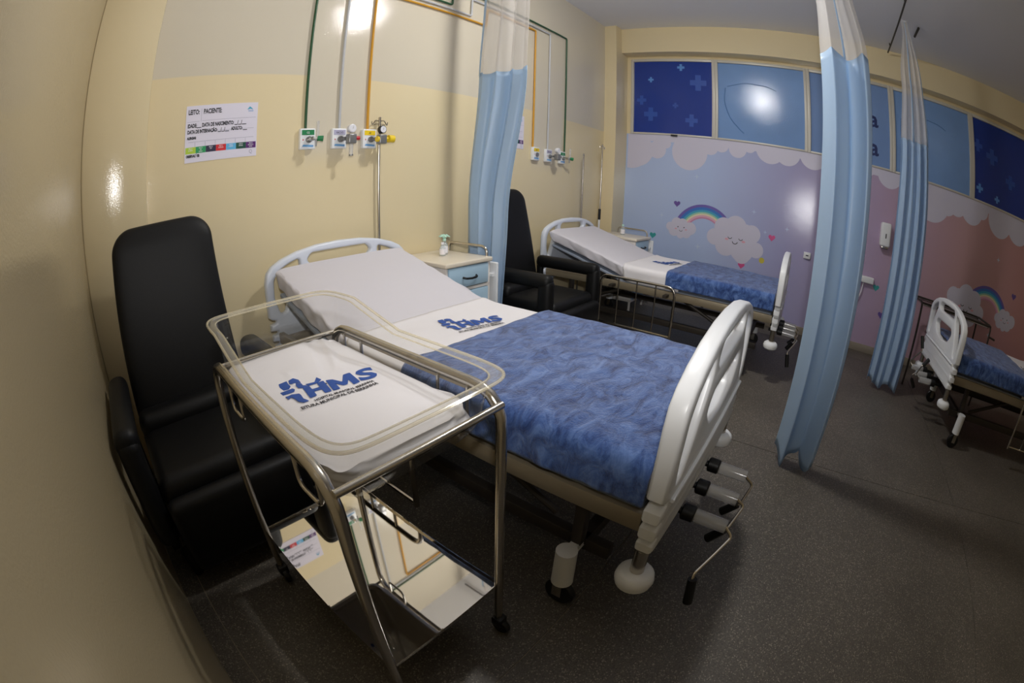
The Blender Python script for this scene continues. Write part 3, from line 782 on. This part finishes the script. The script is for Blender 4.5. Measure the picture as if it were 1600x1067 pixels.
# ------------------------------------------------------------------ recliners
def make_recliner(label, loc, rz):
    t = thing('recliner', label, 'chair', loc, rz, 'black vinyl recliners')
    # tapered padded back leaning against the wall
    HS = [i_/22*.88 for i_ in range(23)] + [.88+.12*math.sin(math.pi/2*i_/12) for i_ in range(1, 13)]
    def bk(k, b_):
        a = 2*math.pi*k; h = HS[min(len(HS)-1, int(round(b_*(len(HS)-1))))]
        z = .40+.815*h
        cx, cy = math.cos(a), math.sin(a)
        hw = .285-.040*h; th = .055
        if h > .88:
            q = math.sqrt(max(0, 1-((h-.88)/.12)**2))
            hw -= .100*(1-q); th = .018+.037*q
        x = hw*math.copysign(abs(cx)**.3, cx)
        y = th*math.copysign(abs(cy)**.45, cy) - (.008*math.sin(math.pi*h) if cy < 0 else 0)
        return Vector((x, -.235+.165*h+y, z))
    b = B(); b.grid(bk, 72, len(HS), wrap=True)
    bmesh.ops.holes_fill(b.bm, edges=[e for e in b.bm.edges if len(e.link_faces) == 1], sides=0)
    b.build('backrest', 'black', t, 60)
    B().box(-.285, -.40, .405, .285, -.27, .515, .045, 4).build('lumbar_roll', 'black', t, 60)
    B().box(-.285, -.80, .30, .285, -.28, .455, .05, 4).build('seat', 'black', t, 60)
    B().box(-.285, -.865, .085, .285, -.785, .395, .035, 4).build('footrest', 'black', t, 60)
    B().box(-.29, -.78, .10, .29, -.15, .30, .01).build('base', 'blackp', t)
    for s in (-1, 1):
        ar = B().box(s*.335-.048, -.80, .565, s*.335+.048, -.22, .665, .04, 4).build('armrest', 'black', t, 60)
        B().box(s*.335-.045, -.81, .20, s*.335+.045, -.70, .635, .04, 4).build('arm_front', 'black', ar, 60)
        B().box(s*.335-.02, -.72, .12, s*.335+.02, -.22, .20, .01).box(s*.335-.02, -.27, .12, s*.335+.02, -.22, .58, .008).build('arm_frame', 'blackp', ar)
        for y in (-.74, -.20):
            B().cyl((s*.30, y, .0), (s*.30, y, .12), .022, .03, 14).build('leg', 'blackp', t)
    return t
rec = make_recliner('black vinyl recliner in the corner between column and baby cart', (.205, -.235, 0), 0)
rec2 = dup(rec, (2.735, -.03, 0), 0, 'black vinyl recliner between blue curtain and the bed by the rainbow')

# ------------------------------------------------------------------ bedside cabinets
def make_cabinet(label, loc):
    t = thing('bedside_cabinet', label, 'cabinet', loc, 0, 'bedside cabinets')
    w, d, h = .40, .46, .775
    b = B().box(0, -d, .10, .018, 0, h-.03, .003).box(w-.018, -d, .10, w, 0, h-.03, .003).box(0, -.015, .10, w, 0, h-.03).box(0, -d, .10, w, 0, .12).box(0, -d, .585, w, 0, .603)
    for x in (.018, w-.018):
        for y in (-d+.02, -.02): b.cyl((x, y, 0), (x, y, .10), .013, None, 10)
    b.build('body', 'cabw', t)
    B().box(-.012, -d-.015, h-.03, w+.012, .0, h, .008, 3).build('top', 'cabt', t)
    dr = B().box(.022, -d-.006, .610, w-.022, -d+.02, .740, .003).build('drawer', 'cabb', t)
    B().tube([(.14, -d-.006, .672), (.15, -d-.026, .668), (.20, -d-.030, .664), (.25, -d-.026, .668), (.26, -d-.006, .672)], .007, 8, fil=.01).build('handle', 'blackp', dr)
    do = B().box(.022, -d-.006, .125, w-.022, -d+.02, .580, .003).build('door', 'cabb', t)
    B().tube([(.30, -d-.006, .48), (.31, -d-.026, .476), (.35, -d-.026, .476), (.36, -d-.006, .48)], .006, 8, fil=.01).build('handle', 'blackp', do)
    B().tube([(w+.002, -d+.03, h-.12), (w+.002, -d+.03, h+.062), (w+.002, -.07, h+.062), (w+.002, -.07, h-.01)], .009, 10, fil=.05).build('guard_rail', 'chrome', t)
    f = smoothpoly([(-.02, .10), (.085, .10), (.085, .735), (-.02, .735)], .025)
    return t
cab = make_cabinet('white bedside cabinet with pale blue drawer and two small bottles on top', (1.782, -.02, 0))
B().box(.425, -.50, .12, .445, -.40, .735, .009, 3).box(.40, -.48, .64, .43, -.44, .66).build('folded_tray', 'plastic', cab)
cab2 = dup(cab, (4.235, -.19, 0), 0, 'white bedside cabinet with blue drawer standing against the column')
def bottle(label, loc, s=1.0, topm='mint', bow=True, group=None):
    t = thing('bottle', label, 'bottle', loc, 0, group)
    B().lathe([(.0, 0), (.020*s, 0), (.021*s, .004), (.021*s, .052*s), (.016*s, .064*s), (.009*s, .070*s), (.009*s, .082*s)], (0, 0, 0), 'z', 18).build('body', 'glass', t)
    B().lathe([(.0, .008*s), (.0215*s, .010*s), (.0217*s, .046*s), (.0215*s, .048*s)], (0, 0, 0), 'z', 18).build('label_band', 'white2', t)
    B().cyl((0, 0, .080*s), (0, 0, .094*s), .011*s, .010*s, 14).build('cap', topm, t)
    if bow:
        for k in range(6):
            a = math.pi*k/3; dx, dy = math.cos(a), math.sin(a)
            B().tube([(0, 0, .092*s), (dx*.018*s, dy*.018*s, .112*s), (dx*.034*s, dy*.034*s, .104*s)], [.003, .007*s, .003], 6).build('ribbon_loop', topm, t)
    return t
zc = .776
bottle('small glass bottle with mint ribbon on the bedside cabinet top', (2.035, -.20, zc), 1.15)
bottle('plain small glass bottle standing in front of the ribboned one', (1.985, -.235, zc), .95, 'white2', False)
bottle('small white bottle with mint cap on the cabinet by the column', (4.45, -.40, zc), 1.2, 'mint', False)

# ------------------------------------------------------------------ drip poles
def drip(label, loc, top, black=False):
    t = thing('drip_pole', label, 'pole', loc, 0, 'drip poles')
    B().cyl((0, 0, .012), (0, 0, top), .0085, None, 12).build('pole', 'chrome', t)
    B().lathe([(.024, 0), (.024, .012), (.010, .03)], (0, 0, 0), 'z', 18).build('base', 'blackp', t)
    for s in (-1, 1):
        B().tube([(0, 0, top-.025), (s*.035, 0, top-.020), (s*.050, 0, top-.045), (s*.058, 0, top-.052), (s*.060, 0, top-.030)], .003, 6, fil=.012).build('hook', 'chrome', t)
    B().tube([(-.045, 0, top-.05), (-.03, 0, top-.045), (.03, 0, top-.045), (.045, 0, top-.05)], .0022, 6).build('hook_bar', 'chrome', t)
    if black:
        B().cyl((0, 0, .91), (0, 0, 1.03), .015, None, 12).build('clamp', 'blackp', t)
        B().cyl((0, 0, .45), (0, 0, .91), .012, None, 12).build('outer_tube', 'plastic', t)
    return t
drip('slim steel drip pole with hooks behind the bed beside the baby cart', (1.622, -.028, 0), 1.70)
drip('steel drip pole with black clamp beside the column', (4.455, -.10, 0), 1.77, True)
t = thing('support_rod', 'steel rod with closed loop top behind the bed by the mural', 'rod', (4.11, -.06, 0))
B().tube([(-.009, 0, 0), (-.009, 0, 1.57), (-.012, 0, 1.60), (0, 0, 1.625), (.012, 0, 1.60), (.009, 0, 1.57), (.009, 0, 0)], .0055, 8, fil=.012).build('loop_rod', 'chrome', t)
B().box(-.022, -.022, 0, .022, .022, .02, .003).build('foot', 'blackp', t)

# ------------------------------------------------------------------ medical gas pipes
def pipe(label, m, pts, r=.0085):
    o = tag(B().tube([(x, -.0135, z) for x, z in pts], r, 10, fil=.02).build('gas_pipe', m), label, 'pipe', 'medical gas pipes')
    return o
pipe('green gas pipe dropping to the outlet nearest the patient sign', 'pipe_g', [(1.108, 1.60), (1.108, 2.69), (2.212, 2.69), (2.212, 2.855), (3.80, 2.855), (3.80, 1.60)])
pipe('pale grey vacuum pipe between green and yellow pipes', 'pipe_w', [(1.336, 1.60), (1.336, 2.648), (2.42, 2.648), (2.42, 2.808), (3.50, 2.808), (3.50, 1.60)])
pipe('yellow air pipe running along the wall below the grey one', 'pipe_y', [(1.540, 1.60), (1.540, 2.607), (2.60, 2.607), (2.60, 2.768), (3.265, 2.768), (3.265, 1.59)])
def outlet(label, x, z, hdr, word):
    t = thing('gas_outlet', label, 'outlet', (x, 0, z), 0, 'gas outlet boxes')
    f = lambda u, v, w: Vector((u, -.0325-w, v))
    B().box(-.050, -.032, -.062, .050, -.0005, .062, .006, 3).build('box', 'plastic', t)
    hb_ = B().prism([(-.040, .022), (.040, .022), (.040, .052), (-.040, .052)], f, .0012).build('colour_band', hdr, t)
    text('lettering', word, .018, 'white2' if hdr == 'green' else 'ink', hb_, lambda u, v, w: f(u, v+.030, .0014+w), 'CENTER', .8)
    B().lathe([(.019, -.045), (.019, -.033), (.012, -.033)], (.004, 0, -.006), 'y', 18).build('socket', 'grey', t)
    B().prism([(-.034, -.012), (-.026, -.006), (-.034, 0)], f, .001).build('arrow', 'red', t)
    B().prism(smoothpoly([(-.038, -.046), (.034, -.050), (.038, -.038), (-.030, -.034)], .005), f, .001).build('maker_mark', 'bluep', t)
    return t
oz = 1.557
outlet('gas outlet box with green band beneath the green pipe by the patient sign', 1.118, oz, 'green', 'O2')
outlet('gas outlet box with lilac band beneath the grey pipe by the yellow regulator', 1.330, oz, 'lilac', 'VACUO')
outlet('gas outlet box with yellow band beside the nearer drip pole', 1.548, oz, 'yellowp', 'AR')
outlet('gas outlet box with yellow band beside the half-hidden patient sign', 3.30, 1.545, 'yellowp', 'AR')
outlet('gas outlet box with lilac band between yellow and green far outlets', 3.505, 1.545, 'lilac', 'VACUO')
outlet('gas outlet box with green band at the end of the green pipe', 3.745, 1.545, 'green', 'O2')
def flowmeter(label, x, z):
    t = thing('flowmeter', label, 'flowmeter', (x, -.045, z), 0, 'oxygen flowmeters')
    B().cyl((0, .0, 0), (.0, -.045, 0), .012, None, 14).build('stem', 'chrome', t)
    B().cyl((.03, -.045, .005), (.03, -.045, .10), .009, None, 14).cyl((0, -.045, 0), (.03, -.045, 0), .009, None, 10).build('tube', 'clearp', t)
    B().cyl((.03, -.045, .0), (.058, -.062, -.004), .015, .017, 16).build('knob', 'green', t)
    B().cyl((.02, -.045, -.005), (.02, -.045, -.045), .007, .005, 12).build('nozzle', 'grey', t)
def regulator(label, x, z, body, face, knob, cup, side):
    t = thing('regulator', label, 'regulator', (x, -.045, z), 0, 'wall regulators')
    B().cyl((0, .0, 0), (0, -.03, 0), .011, None, 12).box(.0, -.075, -.035, .055, -.03, .025, .008, 3).build('body', body, t)
    g_ = B().lathe([(.0, -.035), (.024, -.035), (.026, -.040), (.026, -.062), (.023, -.064), (.0, -.064)], (.030, 0, .058), 'y', 22).build('gauge', 'blackp' if face == 'dark' else 'gauge', t)
    B().lathe([(.0, -.066), (.021, -.066), (.021, -.0645), (.0, -.0645)], (.030, 0, .058), 'y', 22).build('dial', 'gauge', g_)
    B().prism([(.029, .056), (.031, .056), (.033, .073)], lambda u, v, w: Vector((u, -.0665-w, v)), .0006).build('needle', 'ink', g_)
    B().cyl((.055, -.05, 0), (.078 if side else .085, -.052, 0), .013 if not side else .012, .012, 14).build('knob', knob, t)
    if side:
        B().cyl((.075, -.055, 0), (.115, -.055, 0), .024, .024, 18).build('filter_bowl', 'yellowp', t); B().cyl((-.012, -.055, -.004), (.012, -.055, -.004), .018, .018, 16).build('inlet_nut', 'yellowp', t)
    if cup:
        B().cyl((.028, -.052, -.035), (.028, -.052, -.10), .013, .013, 14).build('cup', 'clearp', t)
        B().cyl((.028, -.052, -.10), (.028, -.052, -.108), .014, .014, 14).build('cup_rim', 'grey', t)
    return t
flowmeter('oxygen flowmeter with green knob on the outlet by the patient sign', 1.122, 1.551)
regulator('vacuum regulator with white gauge, red knob and clear cup', 1.345, 1.551, 'grey', 'light', 'red', True, False)
regulator('air regulator with dark gauge and yellow knobs behind the drip pole', 1.565, 1.551, 'grey', 'dark', 'yellowp', False, True)
regulator('grey vacuum regulator between the far gas outlets', 3.52, 1.54, 'grey', 'light', 'grey', False, False)
flowmeter('oxygen flowmeter with dark green knob on the far outlet', 3.755, 1.54)

# ------------------------------------------------------------------ patient signs
def sign(label, x, z):
    t = thing('patient_sign', label, 'sign', (x, -.0005, z), 0, 'patient name signs')
    f = lambda u, v, w: Vector((u, -.002-w, v))
    B().box(0, -.002, -.302, .42, 0, 0).build('sheet', 'paper', t)
    def ln(u0, v0, u1, v1, th=.0016):
        B().prism([(u0, v0-th/2), (u1, v0-th/2), (u1, v1+th/2), (u0, v1+th/2)] if abs(u1-u0) > abs(v1-v0) else [(u0-th/2, v0), (u0+th/2, v0), (u0+th/2, v1), (u0-th/2, v1)], f, .0004).build('ruled_line', 'line', t)
    ln(.008, -.087, .078, -.087); ln(.088, -.088, .088, -.018); ln(.095, -.085, .41, -.085)
    ln(.15, -.145, .40, -.145); ln(.02, -.195, .40, -.195)
    for u in (.058, .117, .175, .234, .293, .352): ln(u, -.222, u, -.197)
    T = lambda s, u, v, sz, m='ink', sx=.62: text('lettering', s, sz, m, t, lambda a, b_, w: f(u+a, v+b_, .0006+w), 'LEFT', sx, .0002, .0013)
    T('LEITO:', .012, -.047, .036); T('PACIENTE:', .100, -.047, .036)
    T('IDADE:___ DATA DE NASCIMENTO: __/__/___', .012, -.118, .028, sx=.60)
    T('DATA DE INTERNAÇÃO: __/__/___   ADULTO: ___', .012, -.150, .026, sx=.60)
    T('ALERGIAS:', .012, -.180, .018)
    for k, (m, s) in enumerate((('lime', 'RISCO\nQUEDA'), ('emerald', 'RISCO\nDE\nLESAO'), ('ink2', 'RISCO\nTEV'), ('crimson', 'RISCO\nALERGIA'), ('cyan', 'RISCO\nFLEBITE'), ('forest', 'RISCO\nSANGR.'), ('plum', 'RISCO\nBRONCO\nASPIR.'))):
        u = .004+.0588*k
        q = B().prism([(u, -.256), (u+.0585, -.256), (u+.0585, -.222), (u, -.222)], f, .0005).build('risk_band', m, t)
        text('lettering', s, .0095, 'white2', q, lambda a, b_, w, u=u: f(u+.029+a, -.2325+b_, .0007+w), 'CENTER', .8)
    T('OBSERVAÇÕES:', .008, -.275, .018)
    lg = B().prism([(.355, -.040), (.372, -.022), (.382, -.030), (.392, -.040), (.375, -.036)], f, .0005).build('emblem', 'rteal', t)
    text('lettering', 'Saude', .017, 'bluep', lg, lambda a, b_, w: f(.362+a, -.052+b_, .0006+w), 'LEFT', .8)
    text('lettering', 'Q', .030, 'line', lg, lambda a, b_, w: f(.375+a, -.285+b_, .0006+w), 'LEFT', .8)
    return t
sign('white patient name sign with coloured risk bands above the corner recliner', .388, 1.783)
sign('white patient name sign half hidden behind the blue curtain', 2.722, 1.876)

# ------------------------------------------------------------------ curtains
def curtain(label, track, x, pts, zb, zs, zt, folds, amp, seed, hem):
    """pts: (z, y0, y1) spans; drawn-back pleats hang along y"""
    t = thing('cubicle_curtain', label, 'curtain', (x, (pts[0][1]+pts[0][2])/2, zb), 0, 'blue cubicle curtains')
    ym = (pts[0][1]+pts[0][2])/2
    def span(z):
        for (a, b_) in zip(pts, pts[1:]):
            if a[0] <= z <= b_[0]:
                k = (z-a[0])/(b_[0]-a[0]); k = k*k*(3-2*k)
                return a[1]*(1-k)+b_[1]*k, a[2]*(1-k)+b_[2]*k
        return (pts[0][1:] if z < pts[0][0] else pts[-1][1:])
    def P(s, z, extra=0):
        y0, y1 = span(z)
        w = abs(y1-y0)
        ph = folds*2*math.pi*s+seed
        a = amp*(.75+.35*math.sin(seed*3+s*9))*min(1, w/.22+.1)
        sh = .35*math.sin(ph*2+z*.5)/(folds*6.28)
        y = y0+(y1-y0)*(s+sh*.9)
        xx = a*math.sin(ph+.25*math.sin(z*1.3+s*4))+.012*math.sin(5*s+z*2.1)+extra
        zz = z
        return Vector((xx, y-ym, zz-zb))
    nz_ = 46
    low = lambda s: zb+.03*math.sin(s*11+seed)+.012*math.sin(s*23)
    B().grid(lambda s, h: P(s, low(s)+(zs-low(s)+.012*math.sin(folds*6.28*s))*h), 150, nz_).build('fabric', 'curtain', t, 80, solid=.003)
    B().grid(lambda s, h: P(s, zs-.004+.012*math.sin(folds*6.28*s)*(1-h)+(zt-zs+.004)*h), 150, 20).build('netting', 'net', t, 80)
    for (s0, s1) in hem:
        B().grid(lambda s, h, s0=s0, s1=s1: P(s0+(s1-s0)*s, zs-.01+(zt-zs+.01)*h, -.004), 6, 20).build('hem', 'curtain', t, 80, solid=.002)
    for k in range(6):
        p = P((k+.5)/6, zt)
        B().tube([(p.x, p.y, p.z), (0.0, p.y, zt-zb+.02)], .003, 6).build('curtain_hook', 'plastic', t)
    return t
curtain('blue cubicle curtain with white netting gathered against the yellow wall', 0, 2.283, [(.10, -.15, -.50), (1.05, -.15, -.53), (2.05, -.24, -.66), (2.60, -.26, -.68), (3.27, -.28, -.66)], .22, 2.055, 3.27, 3.4, .036, 1.1, [(0, .05)])
curtain('blue cubicle curtain with netting hanging free past the foot of the nearer bed', 0, 2.20, [(.03, -2.455, -2.70), (1.40, -2.43, -2.685), (2.12, -2.44, -2.69), (2.46, -2.455, -2.655), (3.27, -2.49, -2.59)], .045, 2.115, 3.27, 1.55, .07, 2.2, [(.44, .52)])
curtain('blue cubicle curtain hanging before the pink mural', 0, 3.85, [(.03, -3.20, -3.53), (1.40, -3.195, -3.515), (2.13, -3.215, -3.50), (2.7, -3.26, -3.47), (3.27, -3.355, -3.415)], .05, 2.13, 3.27, 4.2, .042, .4, [(.40, .46), (.92, 1.0)])
t = thing('curtain_track', 'thin curtain track along the ceiling beside the nearer cubicle', 'track', (2.22, -.1, 3.295))
B().tube([(0, 0, 0), (0, -2.9, 0)], .009, 8).build('rail', 'dark', t)
for y in (-.5, -2.2): B().cyl((0, y, 0), (0, y, .045), .006, None, 8).build('hanger', 'dark', t)
t = thing('curtain_track', 'thin dark curtain track on the ceiling before the pink mural', 'track', (3.2, -3.345, 3.295))
B().tube([(0, 0, 0), (1.58, 0, 0)], .009, 8).build('rail', 'dark', t)
for x in (.3, 1.4): B().cyl((x, 0, 0), (x, 0, .045), .006, None, 8).build('hanger', 'dark', t)
tag(B().tube([(3.99, -3.576, 3.325), (4.22, -3.574, 3.325)], .012, 8).build('ceiling_bracket', 'dark'), 'short dark bracket on the ceiling behind the curtain', 'bracket')

# ------------------------------------------------------------------ wall fittings on the mural
t = thing('soap_dispenser', 'white soap dispenser on the pink mural between two curtains', 'dispenser', (4.9985, -3.315, 1.15))
B().box(-.10, -.062, .02, 0, .062, .275, .022, 4).build('body', 'plastic', t)
B().box(-.085, -.045, 0, -.01, .045, .03, .008).build('push_bar', 'chrome', t)
B().box(-.102, -.006, .11, -.099, .006, .16).build('window_slot', 'ink', t)
t = thing('wall_socket', 'small white wall socket on the mural beyond the bed foot', 'socket', (4.9985, -2.418, .87))
B().box(-.022, -.042, -.035, 0, .042, .035, .006, 3).build('plate', 'plastic', t)
B().box(-.0245, -.016, -.006, -.0215, .016, .006).build('slot', 'ink2', t)
t = thing('paper_holder', 'cream wall holder with dangling tube on the mural behind the free curtain', 'holder', (4.9985, -3.15, .78))
B().box(-.06, -.10, -.035, 0, .09, .035, .01, 3).build('body', 'plastic', t)
B().tube([(-.03, .02, -.03), (-.03, .03, -.16), (-.03, .08, -.26), (-.03, .12, -.20)], .006, 8, fil=.05).build('tube', 'plastic', t)

# steel side table beyond the far bed
t = thing('side_table', 'tube-framed side table with steel top beside the pink mural', 'table', (4.47, -4.16, 0))
for s in (-1, 1):
    B().tube([(-.22, s*.46, .0), (-.22, s*.46, .80), (.22, s*.46, .80), (.22, s*.46, .0)], .011, 10, fil=.05).build('leg_frame', 'dark', t)
for x in (-.22, .22):
    B().tube([(x, -.46, .795), (x, .46, .795)], .010, 10).build('top_rail', 'dark', t)
B().box(-.20, -.44, .770, .20, .44, .785, .004).build('table_top', 'chrome', t)
B().tube([(-.22, -.46, .70), (-.22, -.55, .69)], .010, 8).build('clamp_knob', 'dark', t)
